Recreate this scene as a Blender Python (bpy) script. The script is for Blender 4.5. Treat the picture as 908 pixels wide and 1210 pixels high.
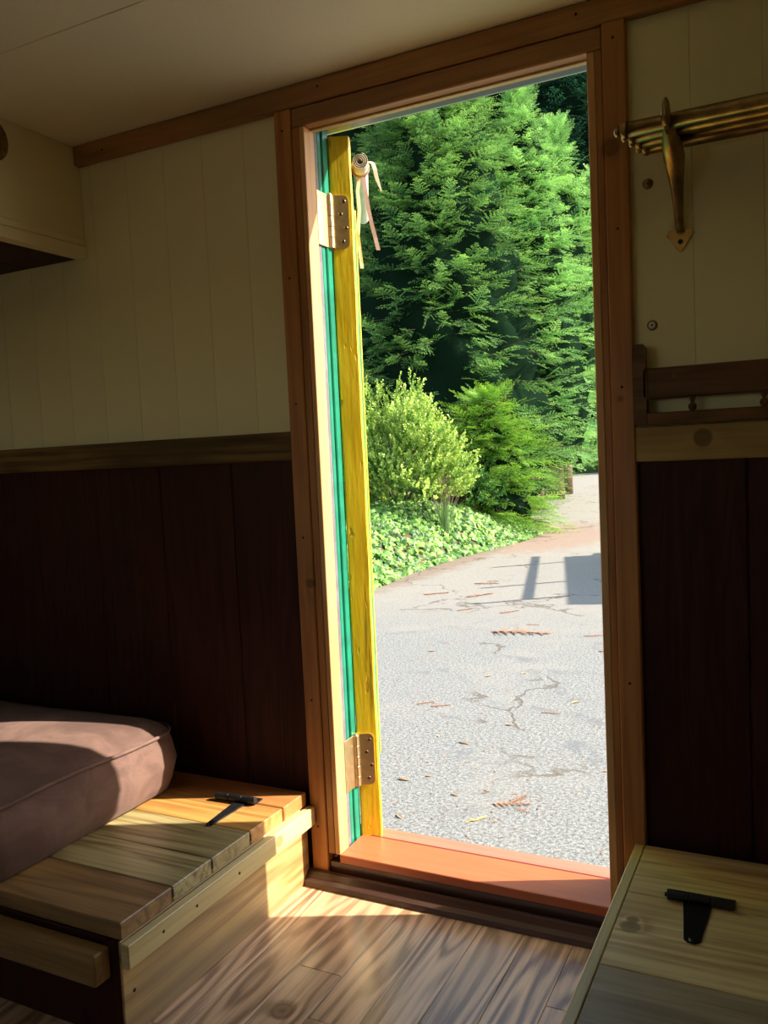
import bpy, bmesh, math, random
import numpy as np
from math import sin, cos, pi, radians, sqrt, atan2
from mathutils import Vector, Matrix, Euler

for o in list(bpy.data.objects): bpy.data.objects.remove(o)
S = bpy.context.scene
COL = S.collection
random.seed(7)
rng = np.random.default_rng(11)

# ---------------------------------------------------------------- camera
cd = bpy.data.cameras.new('camera'); cam = bpy.data.objects.new('camera', cd); COL.objects.link(cam)
yaw, pit, roll = radians(26.764), radians(3.7905), radians(-2.6277)
fwd = Vector((-sin(yaw)*cos(pit), cos(yaw)*cos(pit), -sin(pit)))
rt = Vector((cos(yaw), sin(yaw), 0)); up = rt.cross(fwd)
r2 = cos(roll)*rt + sin(roll)*up; u2 = -sin(roll)*rt + cos(roll)*up
m = Matrix((r2, u2, -fwd)).transposed().to_4x4(); m.translation = Vector((0.9420, -1.5934, 0.8948))
cam.matrix_world = m
cd.sensor_fit = 'VERTICAL'; cd.sensor_height = 36; cd.lens = 36*993.2/1210; cd.clip_start = .02; cd.clip_end = 500
S.camera = cam

# ---------------------------------------------------------------- world, sun, exposure
SUN = Vector((1, .44, 0)).normalized(); ELEV = radians(36)
SUN = Vector((SUN.x*cos(ELEV), SUN.y*cos(ELEV), sin(ELEV)))
w = bpy.data.worlds.new('world'); S.world = w; w.use_nodes = True
nt = w.node_tree; nt.nodes.clear()
sky = nt.nodes.new('ShaderNodeTexSky'); sky.sky_type = 'NISHITA'; sky.sun_disc = False
sky.sun_elevation = ELEV; sky.sun_rotation = atan2(SUN.x, SUN.y); sky.air_density = 1.3; sky.dust_density = 1.5
bg = nt.nodes.new('ShaderNodeBackground'); bg.inputs[1].default_value = .27
wo = nt.nodes.new('ShaderNodeOutputWorld')
nt.links.new(sky.outputs[0], bg.inputs[0]); nt.links.new(bg.outputs[0], wo.inputs[0])
sl = bpy.data.lights.new('sun', 'SUN'); sl.energy = 8.0; sl.angle = radians(.6); sl.color = (1, .93, .80)
so = bpy.data.objects.new('sun', sl); COL.objects.link(so); so.rotation_euler = SUN.to_track_quat('Z', 'Y').to_euler()
S.view_settings.view_transform = 'Standard'; S.view_settings.look = 'None'
S.view_settings.gamma = 1; S.view_settings.use_curve_mapping = False
S.view_settings.exposure = .60

# ---------------------------------------------------------------- materials
def newmat(name):
    m = bpy.data.materials.new(name); m.use_nodes = True
    t = m.node_tree; b = t.nodes['Principled BSDF']; return m, t, b
def N(t, kind, **kw):
    n = t.nodes.new(kind)
    for k, v in kw.items():
        if k in ('operation', 'blend_type', 'data_type', 'noise_dimensions', 'feature', 'attribute_name', 'wave_type', 'bands_direction', 'use_clamp'): setattr(n, k, v)
    return n
def math_(t, op, a, b=None, clamp=False):
    n = t.nodes.new('ShaderNodeMath'); n.operation = op; n.use_clamp = clamp
    for i, v in enumerate((a, b)):
        if v is None: continue
        if isinstance(v, (int, float)): n.inputs[i].default_value = v
        else: t.links.new(v, n.inputs[i])
    return n.outputs[0]
def mix(t, f, a, b, blend='MIX'):
    n = t.nodes.new('ShaderNodeMix'); n.data_type = 'RGBA'; n.blend_type = blend
    for i, v in ((0, f), (6, a), (7, b)):
        if isinstance(v, (int, float)): n.inputs[i].default_value = v
        elif isinstance(v, tuple): n.inputs[i].default_value = (*v[:3], 1)
        else: t.links.new(v, n.inputs[i])
    return n.outputs[2]
def noise(t, vec, scale, detail=3, rough=.5, dist=0):
    n = t.nodes.new('ShaderNodeTexNoise'); n.inputs['Scale'].default_value = scale
    n.inputs['Detail'].default_value = detail; n.inputs['Roughness'].default_value = rough; n.inputs['Distortion'].default_value = dist
    if vec is not None: t.links.new(vec, n.inputs['Vector'])
    return n.outputs['Fac']
def ramp(t, f, a, b):     # smooth step between a and b
    n = t.nodes.new('ShaderNodeMapRange'); n.interpolation_type = 'SMOOTHSTEP'
    n.inputs[1].default_value = a; n.inputs[2].default_value = b
    t.links.new(f, n.inputs[0]); return n.outputs[0]
def bump(t, b, h, strength, dist=.002):
    n = t.nodes.new('ShaderNodeBump'); n.inputs['Strength'].default_value = strength; n.inputs['Distance'].default_value = dist
    t.links.new(h, n.inputs['Height']); t.links.new(n.outputs[0], b.inputs['Normal'])
def vmul(t, v, s):
    n = t.nodes.new('ShaderNodeVectorMath'); n.operation = 'MULTIPLY'; n.inputs[1].default_value = s
    t.links.new(v, n.inputs[0]); return n.outputs[0]
def spot(t, c, r, stretch=(1, 1, 1)):      # 1 inside a knot or stain at world point c
    g = t.nodes.new('ShaderNodeNewGeometry')
    s = t.nodes.new('ShaderNodeVectorMath'); s.operation = 'SUBTRACT'; s.inputs[1].default_value = c
    t.links.new(g.outputs['Position'], s.inputs[0])
    m_ = vmul(t, s.outputs[0], stretch)
    l = t.nodes.new('ShaderNodeVectorMath'); l.operation = 'LENGTH'; t.links.new(m_, l.inputs[0])
    return math_(t, 'DIVIDE', l.outputs['Value'], r)
def wood(name, c1, c2, c3=None, axis='x', rough=.45, rings=14, ringamt=.5, fineamt=.5, vary=.25, scale=1.0, knots=(), coat=0, bmp=.25, blotch=.5):
    m, t, b = newmat(name)
    tc = t.nodes.new('ShaderNodeTexCoord'); oi = t.nodes.new('ShaderNodeObjectInfo')
    off = t.nodes.new('ShaderNodeVectorMath'); off.operation = 'MULTIPLY_ADD'
    off.inputs[0].default_value = (17, 31, 23); t.links.new(oi.outputs['Random'], off.inputs[1])
    # (17,31,23)*random + coord
    t.links.new(tc.outputs['Object'], off.inputs[2])
    p = off.outputs[0]
    k = .10
    st = {'x': (k, 1, 1), 'y': (1, k, 1), 'z': (1, 1, k)}[axis]
    k = .03
    sf = {'x': (k, 1, 1), 'y': (1, k, 1), 'z': (1, 1, k)}[axis]
    pr = vmul(t, p, st); pf = vmul(t, p, sf)
    n1 = noise(t, pr, 8.5*scale, 2, .42, .3)
    kd = None
    for (kc, kr) in knots:
        d = spot(t, kc, kr)
        e = math_(t, 'DIVIDE', .16, math_(t, 'ADD', math_(t, 'POWER', d, 2), 1.0))
        n1 = math_(t, 'ADD', n1, e)
        kk = ramp(t, d, 1.15, .85)
        kd = kk if kd is None else math_(t, 'MAXIMUM', kd, kk)
    ring = math_(t, 'MULTIPLY_ADD', math_(t, 'SINE', math_(t, 'MULTIPLY', n1, rings*9)), .5)
    ring.node.inputs[2].default_value = .5
    ring = math_(t, 'POWER', ring, 1.7)
    fine = ramp(t, noise(t, pf, 85*scale, 4, .7), .38, .68)
    big = ramp(t, noise(t, vmul(t, p, tuple(.35+.65*v for v in st)), 6, 3), .35, .7)
    f = math_(t, 'ADD', math_(t, 'MULTIPLY', ring, ringamt), math_(t, 'MULTIPLY', fine, fineamt), True)
    c = mix(t, f, c1, c2)
    if c3: c = mix(t, math_(t, 'MULTIPLY', big, blotch), c, c3)
    hv = t.nodes.new('ShaderNodeHueSaturation'); t.links.new(c, hv.inputs['Color'])
    t.links.new(math_(t, 'ADD', math_(t, 'MULTIPLY', oi.outputs['Random'], vary), 1-vary*.55), hv.inputs['Value'])
    c = hv.outputs[0]
    if kd is not None: c = mix(t, math_(t, 'MULTIPLY', kd, .75), c, tuple(v*.45 for v in c2))
    t.links.new(c, b.inputs['Base Color'])
    b.inputs['Roughness'].default_value = rough
    b.inputs['Specular IOR Level'].default_value = .12 if ('mahog' in name or 'gallery' in name or 'rail' in name or 'soffit' in name) else .4
    b.inputs['Coat Weight'].default_value = coat; b.inputs['Coat Roughness'].default_value = .18
    bump(t, b, f, bmp, .0015)
    return m
def plain(name, c, rough=.5, metal=0, nscale=0, namt=.15, bmp=0, spec=.5):
    m, t, b = newmat(name)
    b.inputs['Metallic'].default_value = metal; b.inputs['Roughness'].default_value = rough
    b.inputs['Specular IOR Level'].default_value = spec
    if nscale:
        tc = t.nodes.new('ShaderNodeTexCoord'); f = noise(t, tc.outputs['Object'], nscale, 4, .6)
        t.links.new(mix(t, ramp(t, f, .3, .7), tuple(v*(1-namt) for v in c), tuple(min(1, v*(1+namt)) for v in c)), b.inputs['Base Color'])
        if bmp: bump(t, b, f, bmp, .002)
    else: b.inputs['Base Color'].default_value = (*c, 1)
    return m

M = {}
M['cream'] = plain('cream_panel_paint', (.80, .70, .40), .55, nscale=3, namt=.04)
M['cream2'] = plain('cream_moulding_paint', (.82, .72, .43), .5, nscale=5, namt=.04)
M['ceil'] = plain('ceiling_paint', (.84, .76, .52), .6, nscale=220, namt=.03, bmp=.08)
M['pine_z'] = wood('casing_pine_upright', (.54, .22, .055), (.30, .10, .025), (.26, .12, .04), 'z', .5, 5, .35, .5, .12, knots=(((-.05, 0, .62), .014), ((.635, 0, 1.43), .02), ((.64, 0, .98), .013)))
M['pine_x'] = wood('casing_pine_level', (.46, .21, .06), (.24, .10, .03), (.22, .12, .045), 'x', .5, 5, .35, .5, .12)
M['jamb'] = wood('jamb_pine', (.72, .40, .16), (.55, .25, .08), None, 'z', .5, 4, .3, .5, .1)
M['head'] = wood('head_pine', (.66, .45, .20), (.48, .28, .10), None, 'x', .5, 4, .3, .5, .1)  # paler than the casing: bounced ground light is put into the colour
M['railL'] = wood('weathered_rail_wood', (.27, .155, .05), (.075, .04, .014), (.07, .045, .018), 'x', .5, 7, .6, .6, .1, blotch=.9)
M['railR'] = wood('knotty_rail_wood', (.50, .33, .12), (.30, .16, .05), (.28, .17, .06), 'x', .5, 6, .4, .5, .1, knots=(((.78, -.01, .902), .016),))
M['gallery'] = wood('dark_gallery_wood', (.17, .075, .03), (.08, .034, .014), None, 'x', .5, 9, .5, .5, .15, coat=.05)
M['mahog'] = wood('mahogany_boards', (.058, .017, .011), (.026, .008, .0055), (.038, .012, .008), 'z', .5, 12, .4, .6, .3, coat=.02)
M['oak'] = wood('oak_floor', (.92, .60, .34), (.27, .14, .065), (.70, .46, .27), 'y', .30, 8, .85, .55, .22, coat=.5, knots=(((.107, -.426, -.069), .020),), scale=1.1, bmp=.2)
M['lid'] = wood('lid_board_wood', (.72, .38, .10), (.40, .17, .04), (.56, .32, .10), 'x', .38, 6, .6, .65, .25, coat=.25, scale=.9)
M['lidred'] = wood('reddish_back_board', (.62, .26, .08), (.42, .14, .04), (.50, .22, .07), 'x', .38, 6, .45, .6, .1, coat=.25)
M['lidgreen'] = wood('greenish_lid_board', (.52, .43, .19), (.20, .14, .05), (.40, .31, .13), 'x', .38, 7, .5, .7, .1, coat=.25)
M['lidbrown'] = wood('brown_lid_board', (.48, .27, .09), (.20, .10, .035), (.24, .14, .06), 'x', .38, 7, .6, .6, .1, coat=.25)
M['facey'] = wood('bench_face_pine', (.76, .50, .19), (.36, .19, .06), (.34, .24, .12), 'y', .42, 5, .6, .6, .1, coat=.2, blotch=.8)
M['trimy'] = wood('bench_edge_pine', (.78, .62, .28), (.54, .38, .14), (.62, .52, .24), 'y', .42, 4, .35, .45, .1, coat=.2, knots=(((-.07, -.158, .09), .013),))
M['facex'] = wood('bench_end_pine', (.42, .25, .09), (.22, .12, .04), None, 'x', .45, 5, .45, .5, .1)
M['rlid'] = wood('right_lid_pine', (.95, .76, .40), (.56, .36, .15), (.68, .52, .26), 'x', .42, 5, .55, .6, .15, coat=.15, knots=(((.688, -.30, .143), .016), ((.688, -.278, .143), .010)))
M['rlidgrey'] = wood('grey_lid_pine', (.50, .41, .26), (.26, .20, .12), (.36, .28, .17), 'x', .45, 5, .5, .5, .1, coat=.1)
M['sill'] = wood('red_sill_wood', (.58, .15, .060), (.46, .10, .035), (.55, .18, .08), 'x', .38, 4, .25, .35, .1, coat=.25)
M['sillo'] = wood('faded_sill_wood', (.36, .19, .125), (.28, .13, .08), (.42, .25, .17), 'x', .5, 4, .3, .35, .1)
M['sillr'] = plain('dark_red_sill_edge', (.20, .025, .015), .4)
M['ledge'] = wood('dark_step_moulding', (.085, .036, .026), (.04, .017, .012), (.13, .075, .058), 'x', .28, 6, .4, .6, .1, coat=.4)
M['soffit'] = wood('dark_soffit_boards', (.055, .022, .012), (.025, .010, .006), None, 'y', .5, 6, .5, .5, .1)
M['grey'] = plain('grey_weatherstrip', (.16, .15, .17), .5, nscale=30, namt=.2)
M['green'] = plain('green_gloss_paint', (.012, .22, .13), .3, nscale=18, namt=.2, bmp=.1)
M['dgreen'] = plain('dark_green_paint', (.02, .06, .045), .4, nscale=14, namt=.2)
M['dripgrey'] = plain('grey_green_drip_paint', (.34, .40, .34), .5)
M['heart'] = plain('shaded_crown', (.006, .016, .008), 1.0, spec=0)  # near-black stands in for the shade deep inside the crowns
M['brass'] = plain('brass', (.70, .47, .16), .22, 1, nscale=25, namt=.12)
M['dbrass'] = plain('aged_brass', (.30, .20, .085), .32, 1, nscale=40, namt=.3)
M['hinge'] = plain('satin_brass_hinge', (.84, .66, .36), .34, 1, nscale=60, namt=.08)
M['iron'] = plain('black_painted_iron', (.012, .012, .013), .28, 0, nscale=70, namt=.4, bmp=.15)
M['steel'] = plain('steel_screw', (.55, .53, .50), .3, 1)
M['bright'] = plain('bright_zinc_screw', (.85, .80, .68), .35, 0)
M['hole'] = plain('dark_hole', (.012, .008, .006), .7)
M['canvas'] = plain('cream_canvas', (.80, .70, .52), .8, nscale=40, namt=.08)
M['strap'] = plain('mauve_strap', (.42, .28, .26), .7)
M['glass'] = plain('window_glass', (1, 1, 1), .0); M['glass'].node_tree.nodes['Principled BSDF'].inputs['Transmission Weight'].default_value = 1
M['glass'].node_tree.nodes['Principled BSDF'].inputs['IOR'].default_value = 1.02
M['soil'] = plain('soil', (.10, .065, .04), .9, nscale=6, namt=.4, bmp=.5)
M['bark'] = plain('redwood_bark', (.13, .07, .045), .9, nscale=9, namt=.4, bmp=.6)
M['tyre'] = plain('tyre_rubber', (.02, .02, .02), .8)
M['rust'] = plain('dry_redwood_needles', (.36, .17, .085), .8, nscale=30, namt=.3)
M['tanleaf'] = plain('tan_dry_leaf', (.44, .27, .14), .8, nscale=30, namt=.25)
M['yleaf'] = plain('yellow_leaf', (.78, .48, .08), .6, nscale=30, namt=.2)
M['grit'] = plain('pale_grit', (.42, .36, .30), .9, nscale=2, namt=.3)

def mk_yellow():
    m, t, b = newmat('yellow_gloss_paint')
    tc = t.nodes.new('ShaderNodeTexCoord'); p = tc.outputs['Object']
    f = noise(t, vmul(t, p, (1, 1, .12)), 90, 4, .6); g = noise(t, vmul(t, p, (1, 1, .5)), 9, 3, .6)
    h = ramp(t, noise(t, vmul(t, p, (1, 1, .35)), 55, 2, .5), .66, .74)
    c = mix(t, ramp(t, f, .3, .7), (.80, .53, .012), (.90, .66, .03))
    # grime worn into the paint beside the lower hinge
    d = spot(t, (.031, .122, .46), .19, (10, 10, 1.0))
    f2 = noise(t, vmul(t, p, (1, 1, .05)), 160, 3, .6)
    wm = math_(t, 'MULTIPLY', ramp(t, d, 1.2, .8), ramp(t, f2, .35, .6))
    c = mix(t, math_(t, 'MULTIPLY', wm, .62), c, (.13, .09, .02))
    c = mix(t, math_(t, 'MULTIPLY', h, .5), c, (.35, .19, .01))
    t.links.new(c, b.inputs['Base Color']); b.inputs['Roughness'].default_value = .34
    hh = math_(t, 'SUBTRACT', math_(t, 'ADD', math_(t, 'MULTIPLY', f, .35), math_(t, 'MULTIPLY', g, .8)), math_(t, 'MULTIPLY', h, .8))
    bump(t, b, hh, .55, .004)
    return m
M['yellow'] = mk_yellow()
def mk_suede():
    m, t, b = newmat('brown_suede')
    tc = t.nodes.new('ShaderNodeTexCoord'); p = tc.outputs['Object']
    f = noise(t, p, 9, 5, .6, .6); g = noise(t, vmul(t, p, (1, .35, 1)), 45, 3, .6)
    c = mix(t, ramp(t, f, .3, .7), (.125, .072, .058), (.215, .126, .098))
    c = mix(t, math_(t, 'MULTIPLY', ramp(t, g, .5, .8), .35), c, (.10, .063, .055))
    t.links.new(c, b.inputs['Base Color']); b.inputs['Roughness'].default_value = .9
    b.inputs['Specular IOR Level'].default_value = .1; b.inputs['Sheen Weight'].default_value = .12; b.inputs['Sheen Roughness'].default_value = .4; b.inputs['Sheen Tint'].default_value = (.9, .75, .72, 1)
    bump(t, b, math_(t, 'ADD', f, g), .25, .004)
    return m
M['suede'] = mk_suede()
def mk_asphalt():
    m, t, b = newmat('worn_asphalt')
    g = t.nodes.new('ShaderNodeNewGeometry'); p = g.outputs['Position']
    sx = t.nodes.new('ShaderNodeSeparateXYZ'); t.links.new(p, sx.inputs[0])
    grit = noise(t, p, 60, 5, .8); grit2 = noise(t, p, 190, 2, .6); mid = noise(t, p, 1.6, 4, .6); pat = noise(t, p, 3.3, 5, .68, .4)
    c = mix(t, ramp(t, grit, .36, .64), (.085, .085, .08), (.315, .31, .285))
    c = mix(t, ramp(t, grit2, .60, .72), c, (.46, .44, .41))
    c = mix(t, math_(t, 'MULTIPLY', ramp(t, grit2, .42, .30), .75), c, (.06, .06, .06))
    c = mix(t, math_(t, 'MULTIPLY', ramp(t, mid, .5, .72), .35), c, (.30, .27, .22))
    c = mix(t, math_(t, 'MULTIPLY', ramp(t, pat, .56, .66), .6), c, (.125, .13, .138))
    # dusty tan drive further out, and a drift of red needles where the tree overhangs
    far = ramp(t, sx.outputs[1], 4.3, 7.2)
    dust = mix(t, ramp(t, noise(t, p, 26, 4, .7), .35, .65), (.25, .22, .18), (.31, .28, .235))
    c = mix(t, math_(t, 'MULTIPLY', far, .78), c, dust)
    dn = noise(t, p, 5, 5, .7)
    nd = math_(t, 'ADD', spot(t, (-3.1, 12.6, -.65), 1.5, (1, .55, .3)), math_(t, 'MULTIPLY', dn, -1.2))
    c = mix(t, math_(t, 'MULTIPLY', ramp(t, nd, .35, -.05), .5), c, (.27, .13, .075))
    nd2 = math_(t, 'ADD', spot(t, (-3.75, 9.5, -.65), 1.0, (1.6, .22, .3)), math_(t, 'MULTIPLY', dn, -1.1))
    c = mix(t, math_(t, 'MULTIPLY', ramp(t, nd2, .45, -.05), .7), c, (.19, .12, .075))
    v = t.nodes.new('ShaderNodeTexVoronoi'); v.feature = 'DISTANCE_TO_EDGE'; v.inputs['Scale'].default_value = .62
    jn = t.nodes.new('ShaderNodeTexNoise'); jn.inputs['Scale'].default_value = 3; jn.inputs['Detail'].default_value = 5; t.links.new(p, jn.inputs['Vector'])
    vm = t.nodes.new('ShaderNodeVectorMath'); vm.operation = 'MULTIPLY_ADD'; vm.inputs[1].default_value = (.8, .8, .8)
    t.links.new(jn.outputs['Color'], vm.inputs[0]); t.links.new(p, vm.inputs[2]); t.links.new(vm.outputs[0], v.inputs['Vector'])
    crack = math_(t, 'MULTIPLY', ramp(t, v.outputs['Distance'], .016, .005), ramp(t, noise(t, p, 1.1, 2), .48, .56))
    c = mix(t, math_(t, 'MULTIPLY', crack, .75), c, (.10, .075, .05))
    t.links.new(c, b.inputs['Base Color']); b.inputs['Roughness'].default_value = .9
    bump(t, b, math_(t, 'SUBTRACT', math_(t, 'ADD', grit, grit2), crack), .5, .006)
    return m
M['asphalt'] = mk_asphalt()
def mk_leaf(name, rough=.5, trans=.35, spec=.25, sat=1.0):
    m, t, b = newmat(name)
    a = t.nodes.new('ShaderNodeAttribute'); a.attribute_name = 'Col'
    t.links.new(a.outputs['Color'], b.inputs['Base Color']); b.inputs['Roughness'].default_value = rough; b.inputs['Specular IOR Level'].default_value = spec
    tr = t.nodes.new('ShaderNodeBsdfTranslucent')
    hs = t.nodes.new('ShaderNodeHueSaturation'); hs.inputs['Hue'].default_value = .49; hs.inputs['Value'].default_value = 1.3; hs.inputs['Saturation'].default_value = 1.1
    t.links.new(a.outputs['Color'], hs.inputs['Color']); t.links.new(hs.outputs[0], tr.inputs['Color'])
    ms = t.nodes.new('ShaderNodeMixShader'); ms.inputs[0].default_value = trans
    t.links.new(b.outputs[0], ms.inputs[1]); t.links.new(tr.outputs[0], ms.inputs[2])
    t.links.new(ms.outputs[0], t.nodes['Material Output'].inputs['Surface'])
    return m
M['needle'] = mk_leaf('redwood_needles', .55, .32)
M['leaf'] = mk_leaf('broad_leaf', .42, .30, .3)

# ---------------------------------------------------------------- object helpers
def tag(o, label=None, cat=None, group=None, kind=None):
    if label: o['label'] = label
    if cat: o['category'] = cat
    if group: o['group'] = group
    if kind: o['kind'] = kind
    return o
def empty(name, loc=(0, 0, 0), label=None, cat=None, group=None, kind=None, rz=0):
    o = bpy.data.objects.new(name, None); COL.objects.link(o); o.location = loc; o.rotation_euler = (0, 0, rz)
    o.empty_display_size = .05
    return tag(o, label, cat, group, kind)
def link(name, me, mat, parent=None):
    o = bpy.data.objects.new(name, me); COL.objects.link(o)
    if mat and not me.materials: me.materials.append(M[mat] if isinstance(mat, str) else mat)
    if parent:
        o.parent = parent
    return o
def gl(parent):     # world location of a parent chain (only translation and z turn used)
    bpy.context.view_layer.update(); return parent.matrix_world
def build(name, bm, mat, parent=None, smooth=False, local=False):
    """bm in world coordinates (or in the parent's frame when local); origin goes to its middle"""
    if parent is not None and not local:
        chain = Matrix.Identity(4); q = parent
        while q: chain = Matrix.LocRotScale(q.location, q.rotation_euler, None) @ chain; q = q.parent
        bm.transform(chain.inverted())
    vs = [v.co for v in bm.verts]
    c = Vector([(min(v[i] for v in vs)+max(v[i] for v in vs))/2 for i in range(3)])
    bm.transform(Matrix.Translation(-c))
    bmesh.ops.recalc_face_normals(bm, faces=bm.faces)
    me = bpy.data.meshes.new(name); bm.to_mesh(me); bm.free()
    if smooth:
        for p in me.polygons: p.use_smooth = True
    o = link(name, me, mat, parent); o.location = c
    return o
def bx(bm, x0, x1, y0, y1, z0, z1, bev=0):
    r = bmesh.ops.create_cube(bm, size=1)
    vs = r['verts']
    for v in vs: v.co = Vector(((x0+x1)/2+v.co.x*(x1-x0), (y0+y1)/2+v.co.y*(y1-y0), (z0+z1)/2+v.co.z*(z1-z0)))
    if bev:
        es = list({e for v in vs for e in v.link_edges})
        bmesh.ops.bevel(bm, geom=es, offset=bev, segments=1, affect='EDGES')
def box(name, x0, x1, y0, y1, z0, z1, mat, parent=None, bev=.0015, **kw):
    bm = bmesh.new(); bx(bm, x0, x1, y0, y1, z0, z1, bev); o = build(name, bm, mat, parent); return tag(o, **kw)
def frame_of(d):
    d = Vector(d).normalized(); a = Vector((0, 0, 1)) if abs(d.z) < .9 else Vector((1, 0, 0))
    x = d.cross(a).normalized(); return x, d.cross(x)
def tube(bm, pts, rad, n=10, caps=True, flat=1.0):
    pts = [Vector(p) for p in pts]; rings = []
    x = None
    for i, p in enumerate(pts):
        d = (pts[min(i+1, len(pts)-1)]-pts[max(i-1, 0)]).normalized()
        if x is None: x, y = frame_of(d)
        else: x = (x-d*x.dot(d)).normalized(); y = d.cross(x)
        r = rad[i] if isinstance(rad, (list, tuple)) else rad
        rings.append([bm.verts.new(p+x*r*cos(2*pi*k/n)+y*r*flat*sin(2*pi*k/n)) for k in range(n)])
    for a, b in zip(rings, rings[1:]):
        for k in range(n): bm.faces.new((a[k], a[(k+1) % n], b[(k+1) % n], b[k]))
    if caps:
        bm.faces.new(rings[0][::-1]); bm.faces.new(rings[-1])
def lathe(bm, prof, c, axis=(0, 0, 1), n=20):
    c = Vector(c); d = Vector(axis).normalized(); x, y = frame_of(d); rings = []
    for h, r in prof: rings.append([bm.verts.new(c+d*h+x*max(r, 1e-5)*cos(2*pi*k/n)+y*max(r, 1e-5)*sin(2*pi*k/n)) for k in range(n)])
    for a, b in zip(rings, rings[1:]):
        for k in range(n): bm.faces.new((a[k], a[(k+1) % n], b[(k+1) % n], b[k]))
    bm.faces.new(rings[0][::-1]); bm.faces.new(rings[-1])
def poly(bm, pts, th, nrm):     # flat outline given real thickness
    nrm = Vector(nrm)*th
    a = [bm.verts.new(Vector(p)) for p in pts]; b = [bm.verts.new(Vector(p)+nrm) for p in pts]
    bm.faces.new(a[::-1]); bm.faces.new(b); n = len(a)
    for k in range(n): bm.faces.new((a[k], a[(k+1) % n], b[(k+1) % n], b[k]))
def screw(parent, c, nrm, r, mat='steel', name='screw'):
    c = Vector(c); nrm = Vector(nrm).normalized()
    bm = bmesh.new(); lathe(bm, [(-.002, r), (0, r), (r*.28, r*.75), (r*.34, 0)], c, nrm, 12); s = build(name, bm, mat, parent, True)
    x, y = frame_of(nrm); bm = bmesh.new()
    for a, b in ((x, y), (y, x)):
        L = r*.42; W = r*.12; q = c+nrm*r*.36
        poly(bm, [q-a*L-b*W, q+a*L-b*W, q+a*L+b*W, q-a*L+b*W], .0004, nrm)
    build('slot', bm, 'hole', s, local=False)
    return s
def nail(parent, c, nrm=(0, -1, 0), r=.0028):
    bm = bmesh.new(); lathe(bm, [(-.002, r), (.0006, r), (.0007, 0)], c, nrm, 8); build('nail_hole', bm, 'hole', parent)

FZ = -.069; GZ = -.65
# ================================================================ THE SETTING: the cabin
# front wall (holds the doorway): framing slab, then panel boards on the inside face
wf = empty('wall_front', (.3, .02, FZ), 'cabin end wall with cream panelling over dark red boards around the open doorway', 'wall', kind='structure')
bm = bmesh.new()
bx(bm, -1.75, -.0512, .0225, .1195, FZ-.05, 1.694); bx(bm, .636, 2.35, .0225, .1095, FZ-.05, 1.694); bx(bm, -.0512, .636, .0225, .1195, 1.666, 1.694)
build('wall_framing', bm, 'cream', wf)
bm = bmesh.new(); bx(bm, -1.75, -.05, .12, .135, -.25, 1.95); bx(bm, .610, 2.35, .11, .125, -.25, 1.95); bx(bm, -.05, .612, .12, .135, 1.662, 1.95)
build('outer_cladding', bm, 'dgreen', wf)
def grooved(x0, x1, z0, z1, step, first, mat, name, th=.014, gap=.0022, bev=.0012, ):
    xs = [x0]; x = first
    while x < x1-.01:
        if x > x0+.01: xs.append(x)
        x += step
    xs.append(x1)
    for a, b in zip(xs, xs[1:]): box(name, a+gap/2, b-gap/2, .008, .008+th, z0, z1, mat, wf, bev)
grooved(-1.7, -.075, .93, 1.695, .1155, -.680+.1155*.35-.1155*10, 'cream', 'panel_board', gap=.0003, bev=.0007)
grooved(.66, 2.3, .90, 1.695, .1155, .769, 'cream', 'panel_board', gap=.0003, bev=.0007)
grooved(-1.7, -.075, FZ, .93, .2165, -.262-.2165*6, 'mahog', 'wainscot_board', gap=.0012, bev=.003)
grooved(.66, 2.3, FZ, .90, .175, .85, 'mahog', 'wainscot_board', gap=.0012, bev=.003)
for c, mt in (((.694, .008, 1.360), 'dbrass'), ((.696, .008, 1.109), 'bright')):
    bm = bmesh.new(); lathe(bm, [(0, .0095), (.0015, .0092), (.0025, .006), (.0026, 0)], c, (0, -1, 0), 20); build('washer', bm, 'dbrass', wf, True)
    screw(wf, (c[0], c[1]-.0025, c[2]), (0, -1, 0), .0062, mt)

fl = empty('floor', (.3, -1, FZ), 'oak strip plank floor of the cabin, half of it in sunlight', 'floor', kind='structure')
box('subfloor', -1.75, 2.35, -2.85, .15, FZ-.06, FZ-.012, 'soffit', fl)
W = .0925
x = .25-W*22; rr = random.Random(5); joints = {21: [-.424], 23: [-.363], 25: [-.236], 24: [-.62], 22: [-.75], 20: [-.30], 26: [-.41], 27: [-.2]}
i = 0
while x < 2.3:
    js = joints.get(i, [])
    ys = [-.02 if False else .0] + js
    y = ys[-1]-(.45+rr.random()*.5)
    while y > -2.75: ys.append(y); y -= .6+rr.random()*.6
    ys.append(-2.8)
    for a, b in zip(ys, ys[1:]):
        if b-a > -.03: continue
        box('floor_plank', x+.0004, x+W-.0004, b+.0004, a-.0004, FZ-.014, FZ, 'oak', fl, .0006)
    x += W; i += 1

ce = empty('ceiling', (.3, -1, 1.70), 'low cream painted cabin ceiling with faint cross seams', 'ceiling', kind='structure')
box('roof_deck', -1.75, 2.35, -2.85, .172, 1.715, 1.90, 'dgreen', ce)
y = .0; e = [.0065, -.42, -.84, -1.26, -1.68, -2.1, -2.5, -2.8]
for a, b in zip(e, e[1:]): box('ceiling_panel', -1.7, 2.3, b+.0006, a-.0006, 1.695, 1.715, 'ceil', ce, .001)

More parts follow.
